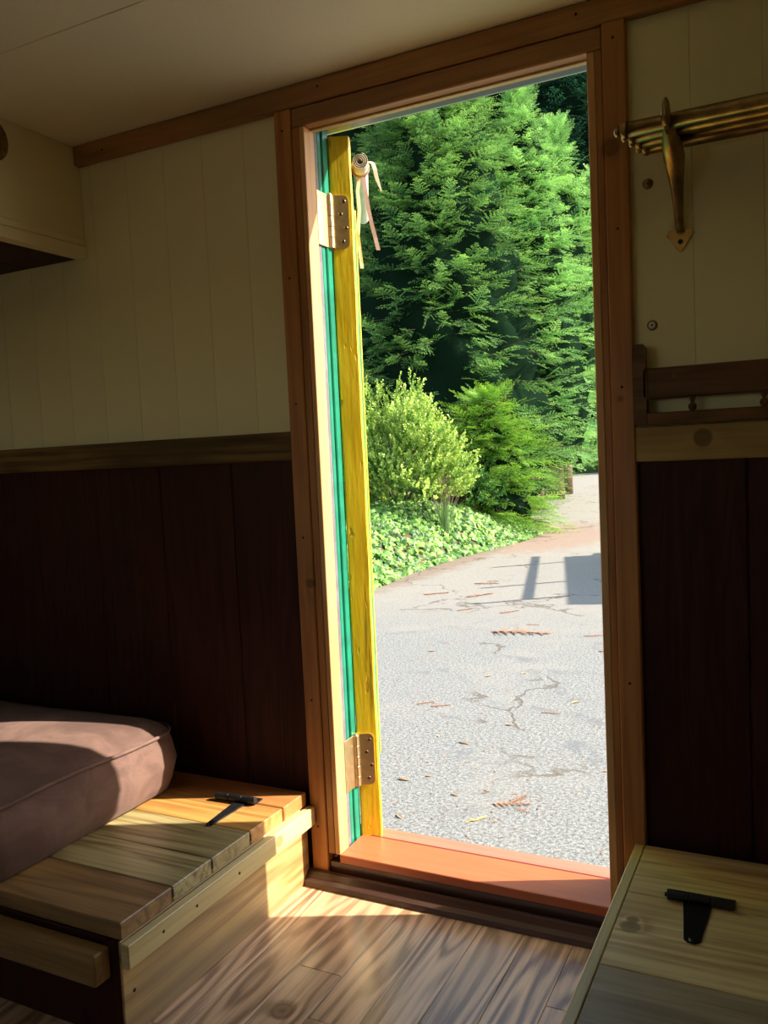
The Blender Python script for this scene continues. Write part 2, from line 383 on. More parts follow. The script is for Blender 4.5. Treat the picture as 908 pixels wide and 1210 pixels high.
def wall(name, label, parts):
    r = empty(name, (0, 0, 0), label, 'wall', kind='structure')
    bm = bmesh.new()
    for p in parts: bx(bm, *p)
    build('wall_panel', bm, 'cream', r); return r
wall('wall_left', 'dark cream side wall at the far end of the cushioned bench', [(-1.75, -1.70, -2.85, .02, FZ-.05, 1.9)])
wall('wall_right', 'cream side wall beyond the brass rack', [(2.30, 2.35, -2.85, .02, FZ-.05, 1.9)])
wall('wall_back', 'cream wall opposite the doorway, with a window', [(-1.75, 2.35, -2.85, -2.80, FZ-.05, .80), (-1.75, 2.35, -2.85, -2.80, 1.45, 1.9), (-1.75, -1.35, -2.85, -2.80, .80, 1.45), (.25, 2.35, -2.85, -2.80, .80, 1.45)])
def window(name, label, x0, x1, y0, y1, z0, z1):
    r = empty(name, ((x0+x1)/2, (y0+y1)/2, z0), label, 'window', kind='structure')
    bm = bmesh.new(); t = .03
    if x1-x0 > y1-y0:
        bx(bm, x0, x1, y0, y1, z0, z0+t); bx(bm, x0, x1, y0, y1, z1-t, z1); bx(bm, x0, x0+t, y0, y1, z0, z1); bx(bm, x1-t, x1, y0, y1, z0, z1)
        build('window_frame', bm, 'pine_x', r); ym = (y0+y1)/2; box('pane', x0+t, x1-t, ym-.002, ym+.002, z0+t, z1-t, 'glass', r, 0)
    else:
        bx(bm, x0, x1, y0, y1, z0, z0+t); bx(bm, x0, x1, y0, y1, z1-t, z1); bx(bm, x0, x1, y0, y0+t, z0, z1); bx(bm, x0, x1, y1-t, y1, z0, z1)
        build('window_frame', bm, 'pine_x', r); xm = (x0+x1)/2; box('pane', xm-.002, xm+.002, y0+t, y1-t, z0+t, z1-t, 'glass', r, 0)
window('window_1', 'pine framed window in the wall opposite the doorway', -1.35, .25, -2.85, -2.80, .80, 1.45)  # unseen opening, added and sized to let in fill light

# boxed-in overhang at upper left
sf = empty('trim_1', (-.7, -1, 1.43), 'cream boxed overhang under the ceiling at upper left, dark wood underneath', 'overhang', kind='structure')
box('fascia_panel', -.70, -.672, -2.8, .008, 1.47, 1.695, 'cream', sf)
bm = bmesh.new(); bx(bm, -.700, -.664, -2.8, .008, 1.425, 1.452, .002); bx(bm, -.700, -.668, -2.8, .008, 1.452, 1.474, .004); build('fascia_moulding', bm, 'cream2', sf)
for a in range(6): box('soffit_board', -1.70+a*.166, -1.70+a*.166+.164, -2.8, .006, 1.427, 1.445, 'soffit', sf)
bm = bmesh.new(); lathe(bm, [(0, .048), (.008, .050), (.012, .044), (.014, .030), (.018, .012), (.019, 0)], (-.672, -.262, 1.638), (1, 0, 0), 28)
tag(build('wooden_disc', bm, 'railL', None, True), 'round dark wooden disc on the cream overhang at the left picture edge', 'disc')

# ceiling trim, rails
t2 = empty('trim_2', (.3, 0, 1.67), 'brown pine batten along the ceiling above the doorway', 'trim', kind='structure')
box('batten', -.700, 2.3, -.012, .008, 1.648, 1.694, 'pine_x', t2, .002)
for q in ((-.577, -.012, 1.668), (.033, -.012, 1.676), (.579, -.012, 1.676)): nail(t2, q)
t3 = empty('trim_3', (-.5, 0, .92), 'weathered dark streaked rail board left of the doorway', 'trim', kind='structure')
box('rail_board', -1.7, -.080, -.010, .008, .895, .959, 'railL', t3, .002)
t4 = empty('trim_4', (1, 0, .9), 'knotty pine rail board right of the doorway', 'trim', kind='structure')
box('rail_board', .664, 2.3, -.010, .008, .863, .927, 'railR', t4, .002)

# doorway frame
fr = empty('trim_5', (.3, 0, 0), 'pine doorway frame with casing boards, jambs and red sill', 'door frame', kind='structure')
box('casing_board', -.082, -.040, -.009, .022, FZ+.006, 1.648, 'pine_z', fr, .002)
box('casing_board', .623, .664, -.012, .022, FZ+.02, 1.648, 'pine_z', fr, .002)
box('inner_casing', -.0388, -.022, -.006, .035, 0, 1.606, 'pine_z', fr, .0012)
box('inner_casing', .609, .6215, -.006, .035, 0, 1.606, 'pine_z', fr, .0012)
box('jamb', -.0214, -.009, -.006, .035, 0, 1.606, 'jamb', fr, .0012)
box('jamb', .594, .6085, -.006, .035, 0, 1.606, 'jamb', fr, .0012)
box('head_casing', -.0388, .6215, -.006, .020, 1.6068, 1.647, 'pine_x', fr, .002)
box('head_jamb', -.020, .6215, .0205, .035, 1.603, 1.645, 'head', fr, .0012)
box('weather_strip', -.046, -.016, .0355, .060, -.004, 1.6355, 'grey', fr, .001)
box('weather_strip', .600, .622, .0355, .060, -.004, 1.6355, 'grey', fr, .001)
box('green_stop', -.05, -.0165, .0605, .076, -.006, 1.6355, 'green', fr, .002)
box('green_stop', -.05, -.0128, .0775, .0992, -.006, 1.6355, 'green', fr, .002)
box('green_stop', .604, .624, .0605, .1245, -.006, 1.6355, 'dgreen', fr, .002)
box('outer_jamb', -.078, -.0565, .0995, .134, -.25, 1.66, 'dgreen', fr, .002)
box('gasket', -.056, -.0186, .0995, .112, -.006, 1.6355, 'grey', fr, .001)  # filler added to block light leaking beside the door
box('green_head', -.0505, .6035, .0355, .1350, 1.636, 1.661, 'dgreen', fr, .002)
box('drip_strip', -.05, .604, .1355, .150, 1.640, 1.661, 'dripgrey', fr, .002)
box('sill_board', -.012, .597, -.004, .107, -.020, 0, 'sill', fr, .0015)
box('sill_riser', -.06, .600, -.001, .105, FZ, -.0205, 'ledge', fr, .001)
box('sill_groove', -.018, .600, .1072, .1145, -.020, -.0012, 'sillr', fr, .001)
box('outer_sill_board', -.05, .604, .1148, .165, -.028, -.004, 'sillo', fr, .002)
bm = bmesh.new()
pr = [(0, FZ), (0, FZ+.030), (-.008, FZ+.028), (-.018, FZ+.018), (-.028, FZ+.012), (-.030, FZ)]
a = [bm.verts.new((-.100, y, z)) for y, z in pr]; b = [bm.verts.new((.640, y, z)) for y, z in pr]
bm.faces.new(a); bm.faces.new(b[::-1])
for k in range(6): bm.faces.new((a[k], a[(k+1) % 6], b[(k+1) % 6], b[k]))
bm.transform(Matrix.Translation((0, -.0125, 0)))
build('floor_moulding', bm, 'ledge', fr)
for x_, zs in ((-.062, (1.605, 1.292, 1.018, .722, .353, .06)), (.643, (1.619, 1.285, 1.001, .45))):
    for z in zs: nail(fr, (x_, -.009 if x_ < 0 else -.012, z))

# ---------------------------------------------------------------- the door leaf, swung out past square
TH = radians(27.1)
dd = Vector((-sin(TH), cos(TH), 0)); dn = Vector((cos(TH), sin(TH), 0))
A = Vector((-.012, .100, 0)); T = .050
d1 = empty('door_1', A, 'narrow cabin door swung open outward, bright yellow painted edge towards the room', 'door', kind='structure')
DM = Matrix((dn, dd, Vector((0, 0, 1)))).transposed().to_4x4(); DM.translation = A
def dbox(name, u0, u1, v0, v1, z0, z1, mat, parent=d1, bev=.002):   # u across thickness, v along leaf
    bm = bmesh.new(); bx(bm, u0, u1, v0, v1, z0, z1, bev); bm.transform(DM); return build(name, bm, mat, parent)
bm = bmesh.new(); bx(bm, .0, T, 0, .075, -.012, 1.618, .0035)
bmesh.ops.subdivide_edges(bm, edges=[e for e in bm.edges if abs(e.verts[0].co.z-e.verts[1].co.z) > .5], cuts=60)
for v in bm.verts:
    v.co.x += .0007*sin(v.co.z*9+1)+.0005*sin(v.co.z*31); v.co.y += .0006*sin(v.co.z*23)
bm.transform(DM); build('yellow_stile', bm, 'yellow', d1, False)
for k in range(5): dbox('door_board', .006, T-.004, .0755+k*.1, .0755+k*.1+.0985, -.010, 1.612, 'green')
dbox('yellow_stile', 0, T, .576, .60, -.012, 1.618, 'yellow')
for z in (.12, .75, 1.42): dbox('door_batten', -.010, .0055, .10, .56, z, z+.07, 'yellow')
def door_hinge(z0, z1):
    bm = bmesh.new()     # leaf on the door edge with rounded free corners
    r = .012; pts = [(-.004, z0), (.040-r, z0)]
    for k in range(6): pts.append((.040-r+r*sin(k*pi/10), z0+r-r*cos(k*pi/10)))
    for k in range(6): pts.append((.040-r+r*cos(k*pi/10), z1-r+r*sin(k*pi/10)))
    pts.append((-.004, z1))
    poly(bm, [(u, -.0005, z) for u, z in pts], .0026, (0, -1, 0)); bm.transform(DM)
    h = build('brass_hinge', bm, 'hinge', d1)
    bm = bmesh.new(); zz = z0; n = 5; st = (z1-z0)/n
    for k in range(n): lathe(bm, [(.0005, .0080), (.0010, .0085), (st-.0010, .0085), (st-.0005, .0080)], (-.002, -.0072, z0+k*st), (0, 0, 1), 14)
    lathe(bm, [(0, .005), (.004, .005), (.006, .002)], (-.002, -.0072, z1-.0008), (0, 0, 1), 12)
    bm.transform(DM); build('knuckle', bm, 'hinge', h, False)
    bm = bmesh.new(); bx(bm, -.0140, -.0112, .040, .0895, z0, z1, .0006); build('jamb_leaf', bm, 'hinge', h)
    nn = -dd
    for u, f in ((.030, .88), (.022, .64), (.033, .38), (.025, .13)):
        q = DM @ Vector((u, -.003, z0+(z1-z0)*f)); bm = bmesh.new()
        lathe(bm, [(-.001, .0046), (.0005, .0046), (.0009, .0032), (.0003, .0012), (.0002, 0)], q, nn, 12); s = build('screw', bm, 'dbrass', h, True)
        bm = bmesh.new(); lathe(bm, [(0, .0022), (.0012, .0022), (.0013, 0)], q, nn, 8); build('screw_recess', bm, 'hole', s)
door_hinge(1.368, 1.486); door_hinge(.124, .246)

# rolled canvas blind tied to the outer face of the door
rc = empty('rolled_canvas', DM @ Vector((T+.020, .02, 1.545)), 'roll of cream canvas tied with straps at the top of the open door', 'canvas roll')
bm = bmesh.new(); n = 60; ri = []; th = .0012
prof = [(.0045+.0135*k/n, k/n*2*pi*3.2) for k in range(n+1)]
rings = []
for v in (0, .14, .30, .46):
    s = 1-.18*v
    rings.append([[bm.verts.new(Vector(((r+o)*s*cos(a_), v, (r+o)*s*sin(a_)))) for r, a_ in prof] for o in (0, th)])
for (i0, o0), (i1, o1) in zip(rings, rings[1:]):
    for k in range(n):
        bm.faces.new((i0[k], i0[k+1], i1[k+1], i1[k])); bm.faces.new((o0[k], o1[k], o1[k+1], o0[k+1]))
for (i0, o0) in (rings[0], rings[-1]):
    for k in range(n): bm.faces.new((i0[k], o0[k], o0[k+1], i0[k+1]))
R0 = Matrix((dn, dd, Vector((0, 0, 1)))).transposed().to_4x4()
def rcadd(name, bm, mat, smooth=True):
    X = R0.copy(); X.translation = DM @ Vector((T+.0205, .004, 1.562)); bm.transform(X); return build(name, bm, mat, rc, smooth)
rcadd('roll', bm, 'canvas')
bm = bmesh.new()
for v in (.05,): tube(bm, [(.0185*cos(a_), v, .0185*sin(a_)) for a_ in [k*pi/10 for k in range(21)]], .002, 6, False, 2.2)
rcadd('tie_loop', bm, 'strap')
def ribbon(name, pts, wd, mat, wdir=(.3, 1, 0), th=.0012):
    bm = bmesh.new(); wv = Vector(wdir).normalized(); prev = None; k = 0
    for i_, p in enumerate(pts):
        p = Vector(p); w_ = wd*(1-.75*max(0, (i_/(len(pts)-1)-.7)/.3)) if name == 'canvas_tail' else wd
        t_ = (Vector(pts[min(i_+1, len(pts)-1)])-Vector(pts[max(i_-1, 0)])).normalized(); nn = t_.cross(wv).normalized()*th
        cur = [bm.verts.new(p-wv*w_/2-nn), bm.verts.new(p+wv*w_/2-nn), bm.verts.new(p+wv*w_/2+nn), bm.verts.new(p-wv*w_/2+nn)]
        if prev:
            for a_ in range(4): bm.faces.new((prev[a_], prev[(a_+1) % 4], cur[(a_+1) % 4], cur[a_]))
        else: bm.faces.new(cur[::-1])
        prev = cur
    bm.faces.new(prev); return rcadd(name, bm, mat, False)
ribbon('canvas_tail', [(.014, .04, .006), (.022, .03, .007), (.030, .02, .000), (.034, .02, -.014), (.037, .025, -.030), (.042, .03, -.045), (.047, .035, -.058)], .009, 'canvas', (.9, .3, .1))
ribbon('hanging_strap', [(.006, .05, -.018), (.010, .05, -.05), (.014, .052, -.085), (.020, .055, -.12), (.028, .06, -.155), (.034, .06, -.185)], .009, 'strap', (1, .2, 0))
ribbon('short_strap', [(-.004, .06, -.018), (-.008, .06, -.05), (-.006, .06, -.09), (-.012, .06, -.15), (-.006, .062, -.225)], .008, 'canvas', (1, .2, 0))

# ================================================================ left bench
lb = empty('storage_bench', (-.5, -.3, FZ), 'low wooden storage bench with a planked lid, left of the doorway under the suede cushion', 'bench')
LT = .140
seams = [-.600, -.470, -.357, -.232, -.112]
for (a, b), mt in zip(zip(seams, seams[1:]), ('lidbrown', 'lidgreen', 'lidgreen', 'lid')):
    box('lid_plank', -1.68, -.086, a+.0008, b-.0008, LT-.030, LT, mt, lb, .0018)
box('back_plank', -1.68, -.084, -.1100, -.0185, LT-.030, LT+.001, 'lidred', lb, .002)
for s_ in seams[1:4]: box('board_tongue', -.0868, -.0855, s_-.003, s_+.003, LT-.020, LT-.006, 'hole', lb, 0)
box('edge_trim', -.084, -.066, -.605, -.0130, .066, .108, 'trimy', lb, .0018)
for y_, z_ in ((-.52, .088), (-.43, .088), (-.30, .088)): nail(lb, (-.066, y_, z_), (1, 0, 0), .003)
box('side_board', -.108, -.088, -.60, -.0140, FZ, .108, 'facey', lb, .0015)
nail(lb, (-.088, -.575, .01), (1, 0, 0), .0035)
box('end_batten', -1.68, -.108, -.640, -.604, .045, .100, 'facex', lb, .003)
box('end_board', -1.68, -.120, -.600, -.585, FZ, .108, 'mahog', lb, .0015)
box('corner_post', -.118, -.092, -.6035, -.5855, FZ, .108, 'mahog', lb, .0015)

def strap_hinge(parent, c, w, z, strap_pts, rz=0, knuckle_y=0):
    """T hinge: bar leaf + knuckle + tapering strap; c = bar centre (x, y)"""
    X = Matrix.Translation((c[0], c[1], z)) @ Matrix.Rotation(rz, 4, 'Z')
    bm = bmesh.new(); bx(bm, -w/2, w/2, 0, .024, 0, .0028, .0008)
    h = None
    bm.transform(X); h = build('strap_hinge', bm, 'iron', parent)
    bm = bmesh.new(); n = 3
    for k in range(n): lathe(bm, [(.0006, .0075), (.0014, .0082), (w/n-.0014, .0082), (w/n-.0006, .0075)], (-w/2+k*w/n, -.005, .0082), (1, 0, 0), 14)
    lathe(bm, [(0, .0035), (.003, .0035), (.004, .002)], (-w/2-.0035, -.004, .0064), (1, 0, 0), 10)
    bm.transform(X); build('knuckle', bm, 'iron', h, False)
    bm = bmesh.new(); poly(bm, [(x_, y_, 0) for x_, y_ in strap_pts], .0028, (0, 0, 1)); bm.transform(X); build('strap', bm, 'iron', h)
    cx0 = sum(p_[0] for p_ in strap_pts[:2])/2; cx1 = sum(p_[0] for p_ in strap_pts[-2:])/2; y0 = strap_pts[0][1]; ym = min(p_[1] for p_ in strap_pts)
    sp = [(-w*.36, .011), (w*.36, .011)]
    tipx = sum(p_[0] for p_ in strap_pts if p_[1] < ym+.012)/len([1 for p_ in strap_pts if p_[1] < ym+.012])
    topx = (max(p_[0] for p_ in strap_pts if p_[1] > y0-.01)+min(p_[0] for p_ in strap_pts if p_[1] > y0-.01))/2
    for f in (.12, .38, .86): sp.append((topx+(tipx-topx)*f, y0+(ym-y0)*f))
    for q in sp:
        bm = bmesh.new(); lathe(bm, [(0, .0032), (.0012, .003), (.002, .0014), (.0021, 0)], X @ Vector((q[0], q[1], .0028)), (0, 0, 1), 10); build('screw', bm, 'iron', h, True)
    return h
strap_hinge(lb, (-.204, -.116), .105, LT+.0012, [(.030, -.010), (-.010, -.010), (-.0, -.012), (.006, -.125), (.012, -.131), (.020, -.125)][::-1], radians(3))
# ---- right bench
rb = empty('storage_bench', (1.2, -.4, FZ), 'low pine storage bench with a planked lid, right of the doorway', 'bench')
RT = .143
sp_ = [-1.3, -1.06, -.84, -.63, -.413, -.194]
for (a, b), mt in zip(zip(sp_, sp_[1:]), ('rlid', 'rlidgrey', 'rlid', 'rlidgrey', 'rlid')):
    box('lid_plank', .6645, 2.28, a+.0008, b-.0008, RT-.022, RT, mt, rb, .0015)
box('back_plank', .6645, 2.28, -.1925, -.0130, RT-.022, RT, 'rlid', rb, .0015)
box('edge_trim', .646, .6632, -1.3, -.0130, RT-.06, RT, 'trimy', rb, .0015)
box('side_board', .650, .6630, -1.3, -.0130, FZ, RT-.0605, 'facey', rb, .0015)
box('end_board', .6640, 2.28, -1.30, -1.285, FZ, RT-.023, 'facey', rb, .0015)
strap_hinge(rb, (.780, -.188), .104, RT+.0002, [(-.026, -.010), (.018, -.010), (.010, -.118), (.004, -.124), (-.008, -.124), (-.014, -.118)][::-1], radians(1))

# ================================================================ cushion
def cushion():
    x0, x1, y0, y1, z0, z1 = -1.62, -.388, -.62, -.098, LT+.002, .322
    r = .055
    def outline(inset, z, bulge=0):
        pts = []
        cs = [(x1-r, y1-r, 0), (x0+r, y1-r, pi/2), (x0+r, y0+r, pi), (x1-r, y0+r, 3*pi/2)]
        for cx, cy, a0 in cs:
            for k in range(9):
                a_ = a0+k*pi/16; pts.append((cx+(r+bulge-inset)*cos(a_), cy+(r+bulge-inset)*sin(a_)))
        # densify straight runs
        out = []
        n_ = len(pts)
        for k in range(n_):
            p, q = Vector((*pts[k], z)), Vector((*pts[(k+1) % n_], z)); L = (q-p).length; m_ = max(1, int(L/.045))
            for j in range(m_): out.append(p.lerp(q, j/m_))
        return out
    base = outline(0, 0)
    n_ = len(base); cx, cy = (x0+x1)/2, (y0+y1)/2
    lv = [(.985, z0+.001, -.008), (1, z0+.010, .002), (1, z0+.03, .013), (1, z0+.075, .024), (1, z0+.12, .017), (1, z0+.142, .008)]
    bm = bmesh.new(); rows = []
    nr = [(Vector((p.x, p.y, 0))) for p in base]
    def offs(p, d):
        # outward push by distance from the rounded box
        qx = min(max(p.x, x0+r), x1-r); qy = min(max(p.y, y0+r), y1-r); v = Vector((p.x-qx, p.y-qy, 0))
        return v.normalized()*d if v.length > 1e-6 else Vector((0, 0, 0))
    for s, z, d in lv:
        row = []
        for p in base:
            wob = .0025*sin(p.x*23+p.y*31)+.0015*sin(p.y*53+z*60)
            q = Vector((p.x, p.y, z))+offs(p, d+wob*(1 if .16 < z < .27 else .3)); q.z += .004*sin(p.y*13+1)*(z-z0)/.14
            row.append(bm.verts.new(q))
        rows.append(row)
    side_top = rows[-1]
    for t_, (ins, dz) in enumerate(((.010, .013), (.03, .026), (.07, .037), (.13, .044), (.20, .047), (.262, .048))):
        row = []
        for p in base:
            qx = min(max(p.x, x0+.27), x1-.27); qy = min(max(p.y, y0+.27), y1-.27)
            v = Vector((p.x-qx, p.y-qy, 0)); L = v.length
            q = Vector((p.x, p.y, 0))-v.normalized()*min(ins, L*.98)
            row.append(bm.verts.new((q.x, q.y, z0+.142+dz*.9+.0018*sin(q.x*17)+.002*sin(q.y*21+q.x*7))))
        rows.append(row)
    for a_, b_ in zip(rows, rows[1:]):
        for k in range(n_): bm.faces.new((a_[k], a_[(k+1) % n_], b_[(k+1) % n_], b_[k]))
    bm.faces.new(rows[0][::-1]); bm.faces.new(rows[-1])
    pip = [v.co.copy() for v in side_top]
    th_ = empty('seat_cushion', (-1, -.31, LT), 'thick brown suede box cushion with piped seams on the left bench, half in sun', 'cushion')
    build('cushion_body', bm, 'suede', th_, True)
    bm = bmesh.new(); pip = [p+offs(p, .003)+Vector((0, 0, .002)) for p in pip]; tube(bm, pip+[pip[0]], .0042, 8, False)
    build('piping', bm, 'suede', th_, True)
cushion()

# ================================================================ brass luggage rack on the right
rk = empty('luggage_rack', (.95, 0, 1.25), 'aged brass wall rack of four slim rods on a curved bracket, right of the doorway', 'rack')
for k, (y_, z_, xs) in enumerate(((-.130, 1.412, .672), (-.098, 1.4115, .678), (-.066, 1.411, .684), (-.034, 1.4105, .690))):
    bm = bmesh.new(); tube(bm, [(xs+.012, y_, z_), (1.75, y_, z_)], .0128, 14)
    rod = build('rod', bm, 'dbrass', rk, True)
    bm = bmesh.new(); lathe(bm, [(0, .004), (.002, .0080), (.007, .0088), (.009, .006), (.011, .006), (.013, .0140), (.020, .0145), (.022, .0128)], (xs-.008, y_, z_), (1, 0, 0), 16)
    build('ferrule', bm, 'dbrass', rod, True)
def bracket(X):
    bm = bmesh.new()
    prof = [(-.004, 1.268, .007, .010), (-.010, 1.285, .007, .008), (-.016, 1.31, .008, .009), (-.026, 1.335, .010, .011), (-.040, 1.358, .013, .013),
            (-.058, 1.378, .016, .015), (-.080, 1.392, .015, .014), (-.102, 1.401, .011, .010), (-.125, 1.405, .008, .008), (-.143, 1.411, .007, .007), (-.148, 1.424, .0065, .0065), (-.146, 1.438, .005, .005), (-.144, 1.445, .002, .002)]
    rings = []
    for i_, (y_, z_, rx, rt_) in enumerate(prof):
        a_, b_ = prof[max(i_-1, 0)], prof[min(i_+1, len(prof)-1)]; d = Vector((0, b_[0]-a_[0], b_[1]-a_[1])).normalized(); nn = Vector((1, 0, 0)).cross(d)
        rings.append([bm.verts.new(Vector((X, y_, z_))+Vector((1, 0, 0))*rx*1.1*cos(2*pi*k/12)+nn*rt_*sin(2*pi*k/12)) for k in range(12)])
    for a_, b_ in zip(rings, rings[1:]):
        for k in range(12): bm.faces.new((a_[k], a_[(k+1) % 12], b_[(k+1) % 12], b_[k]))
    bm.faces.new(rings[0][::-1]); bm.faces.new(rings[-1])
    br = build('bracket', bm, 'dbrass', rk, True)
    bm = bmesh.new(); out = [(0, .020), (.007, .015), (.020, .016), (.0235, .008), (.014, -.001), (.0095, -.012), (.005, -.019), (0, -.022)]
    pts = out+[(-x_, z_) for x_, z_ in out[::-1][1:-1]]
    poly(bm, [(X+x_, .0078, 1.254+z_) for x_, z_ in pts], .005, (0, -1, 0)); bmesh.ops.bevel(bm, geom=list(bm.edges), offset=.0009, segments=1, affect='EDGES'); build('foot_plate', bm, 'brass', br)
    bm = bmesh.new(); lathe(bm, [(0, .0045), (.0006, .0045), (.0007, 0)], (X, .0028, 1.249), (0, -1, 0), 14); build('screw_hole', bm, 'hole', br)
    bm = bmesh.new(); bx(bm, X-.004, X+.004, -.140, -.026, 1.3960, 1.4030, .001); build('cross_arm', bm, 'dbrass', br)
bracket(.748); bracket(1.60)

# spindle gallery rail
gr = empty('gallery_rail', (1.2, -.02, .928), 'dark wooden gallery rail with small turned spindles standing on the knotty rail board', 'rail')
bm = bmesh.new(); pts = [(.667, .9285)]; pts += [(.667, 1.066), (.671, 1.073), (.684, 1.073), (.689, 1.066), (.689, 1.03), (.684, 1.025), (.684, .98), (.689, .975), (.689, .9285)]
poly(bm, [(x_, -.012, z_) for x_, z_ in pts], .020, (0, -1, 0)); build('end_post', bm, 'gallery', gr)
box('top_board', .6895, 1.9, -.030, -.010, .975, 1.029, 'gallery', gr, .003)
box('bottom_rail', .6895, 1.9, -.034, -.008, .9285, .950, 'gallery', gr, .002)
for k in range(10):
    bm = bmesh.new(); lathe(bm, [(0, .0035), (.003, .0062), (.008, .0075), (.012, .0055), (.014, .0025), (.016, .0032), (.020, .0052), (.0235, .0062), (.0245, .0062)], (.765+k*.115, -.021, .9502), (0, 0, 1), 14)
    build('spindle', bm, 'gallery', gr, True)
screw(gr, (.737, -.030, 1.013), (0, -1, 0), .0042, 'dbrass')

# ================================================================ OUTSIDE
def gz(x, y):
    z = GZ
    if y > 12: z += .0275*(y-12)*min(1, (y-12)/3)
    return z
bm = bmesh.new(); nx, ny = 40, 70
vs = [[bm.verts.new((-34+68*i/nx, -12+82*j/ny, gz(0, -12+82*j/ny))) for i in range(nx+1)] for j in range(ny+1)]
for j in range(ny):
    for i in range(nx): bm.faces.new((vs[j][i], vs[j][i+1], vs[j+1][i+1], vs[j+1][i]))
g_ = build('paved_drive', bm, 'asphalt', None, True); tag(g_, 'sunlit worn grey asphalt drive with fine cracks and a tan dusty stretch', 'pavement', kind='structure')
# far verge
bm = bmesh.new(); bx(bm, -30, 30, 31.5, 60, 0, .05); 
for v in bm.verts: v.co.z = gz(0, v.co.y)+(.03 if v.co.z > .02 else -.1)
tag(build('far_verge', bm, 'soil'), 'strip of dark soil at the far edge of the drive', 'verge', kind='structure')

# cabin underside: body skirt seen from beside
tag(box('cabin_chassis', -1.7, 2.3, -2.8, .015, -.30, FZ-.062, 'dgreen', bev=.01), 'dark green chassis carrying the cabin floor', 'chassis')
def wheel(parent, c, r, wd):
    bm = bmesh.new(); lathe(bm, [(-wd/2, r*.6), (-wd/2, r*.92), (-wd/2+.02, r), (wd/2-.02, r), (wd/2, r*.92), (wd/2, r*.6)], c, (1, 0, 0), 28); t_ = build('tyre', bm, 'tyre', parent, True)
    bm = bmesh.new(); lathe(bm, [(-wd/2+.01, r*.55), (-wd/2+.02, r*.60), (wd/2-.02, r*.60), (wd/2-.01, r*.55), (wd/2+.01, r*.15), (wd/2+.012, 0)], c, (1, 0, 0), 20); build('wheel_rim', bm, 'steel', t_, True)
ch = bpy.data.objects['cabin_chassis']
for x_ in (-1.5, 2.1):
    for y_ in (-.6, -2.1): wheel(ch, (x_, y_, GZ+.2), .2, .12)

# ---- mesh from numpy
def npmesh(name, V, F, C, mat, parent=None, loc=(0, 0, 0), smooth=False):
    V = np.asarray(V, np.float32); F = np.asarray(F, np.int32)
    me = bpy.data.meshes.new(name); me.vertices.add(len(V)); me.vertices.foreach_set('co', V.ravel())
    k = F.shape[1]; me.loops.add(F.size); me.loops.foreach_set('vertex_index', F.ravel())
    me.polygons.add(len(F)); me.polygons.foreach_set('loop_start', np.arange(0, F.size, k, dtype=np.int32)); me.polygons.foreach_set('loop_total', np.full(len(F), k, np.int32))
    if C is not None:
        a = me.color_attributes.new('Col', 'FLOAT_COLOR', 'POINT')
        cc = np.ones((len(V), 4), np.float32); cc[:, :3] = C; a.data.foreach_set('color', cc.ravel())
    me.update(calc_edges=True); me.validate()
    o = link(name, me, mat, parent); o.location = loc; return o
def bough(seed, nsec=14, step=.055, ll=.075, lw=.030, maxsec=.46):
    r = np.random.default_rng(seed); V = []; F = []; T_ = []
    def tri(a, b, c, t0):
        i = len(V); V.extend((a, b, c)); F.append((i, i+1, i+2)); T_.extend((t0, t0, min(1, t0+.25)))
    tri((0, -.010, 0), (0, .010, 0), (1, 0, 0), .1)
    side = 1
    for t in np.linspace(.06, .99, nsec):
        side = -side; a = radians(58-26*t)*side if t < .97 else 0.
        a += r.normal(0, .08); L = maxsec*(1-.72*t)*(.75+.4*r.random())*(.55+min(1, t*4)*.45); zt = r.normal(-.04, .13)
        d = np.array([cos(a), sin(a), zt]); d /= np.linalg.norm(d); p0 = np.array([t, 0, -.10*t*t]); nrm = np.array([-d[1], d[0], 0]); nrm /= np.linalg.norm(nrm)
        tri(p0-nrm*.004, p0+nrm*.004, p0+d*L, .3*t)
        s = .02; k = 0
        while s < L:
            f = s/L
            q = p0+d*s; q[2] -= .12*s*s
            l_ = ll*(1-.45*f)*(.8+.4*r.random())
            for sd in (1, -1):
                b = d*.62+nrm*sd*.78; b[2] += r.normal(0, .18); b /= np.linalg.norm(b)
                w = d*lw*.5
                tri(q-w, q+w, q+b*l_, min(1, .35*t+.65*f))
            s += step
    return np.array(V), np.array(F), np.array(T_)
TP = [bough(s) for s in (1, 2, 3, 4)]
TS = [bough(s, 9, .085, .12, .055, .50) for s in (5, 6, 7)]
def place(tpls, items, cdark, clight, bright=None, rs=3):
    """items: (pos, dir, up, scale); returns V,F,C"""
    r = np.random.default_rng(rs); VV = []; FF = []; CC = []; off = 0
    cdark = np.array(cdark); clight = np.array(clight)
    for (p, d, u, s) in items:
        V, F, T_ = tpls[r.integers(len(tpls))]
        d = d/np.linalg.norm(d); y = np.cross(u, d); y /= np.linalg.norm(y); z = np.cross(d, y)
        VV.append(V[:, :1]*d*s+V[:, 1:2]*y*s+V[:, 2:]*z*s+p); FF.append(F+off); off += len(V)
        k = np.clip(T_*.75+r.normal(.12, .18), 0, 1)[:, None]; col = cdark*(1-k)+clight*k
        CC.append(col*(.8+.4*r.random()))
    return np.concatenate(VV), np.concatenate(FF), np.concatenate(CC)
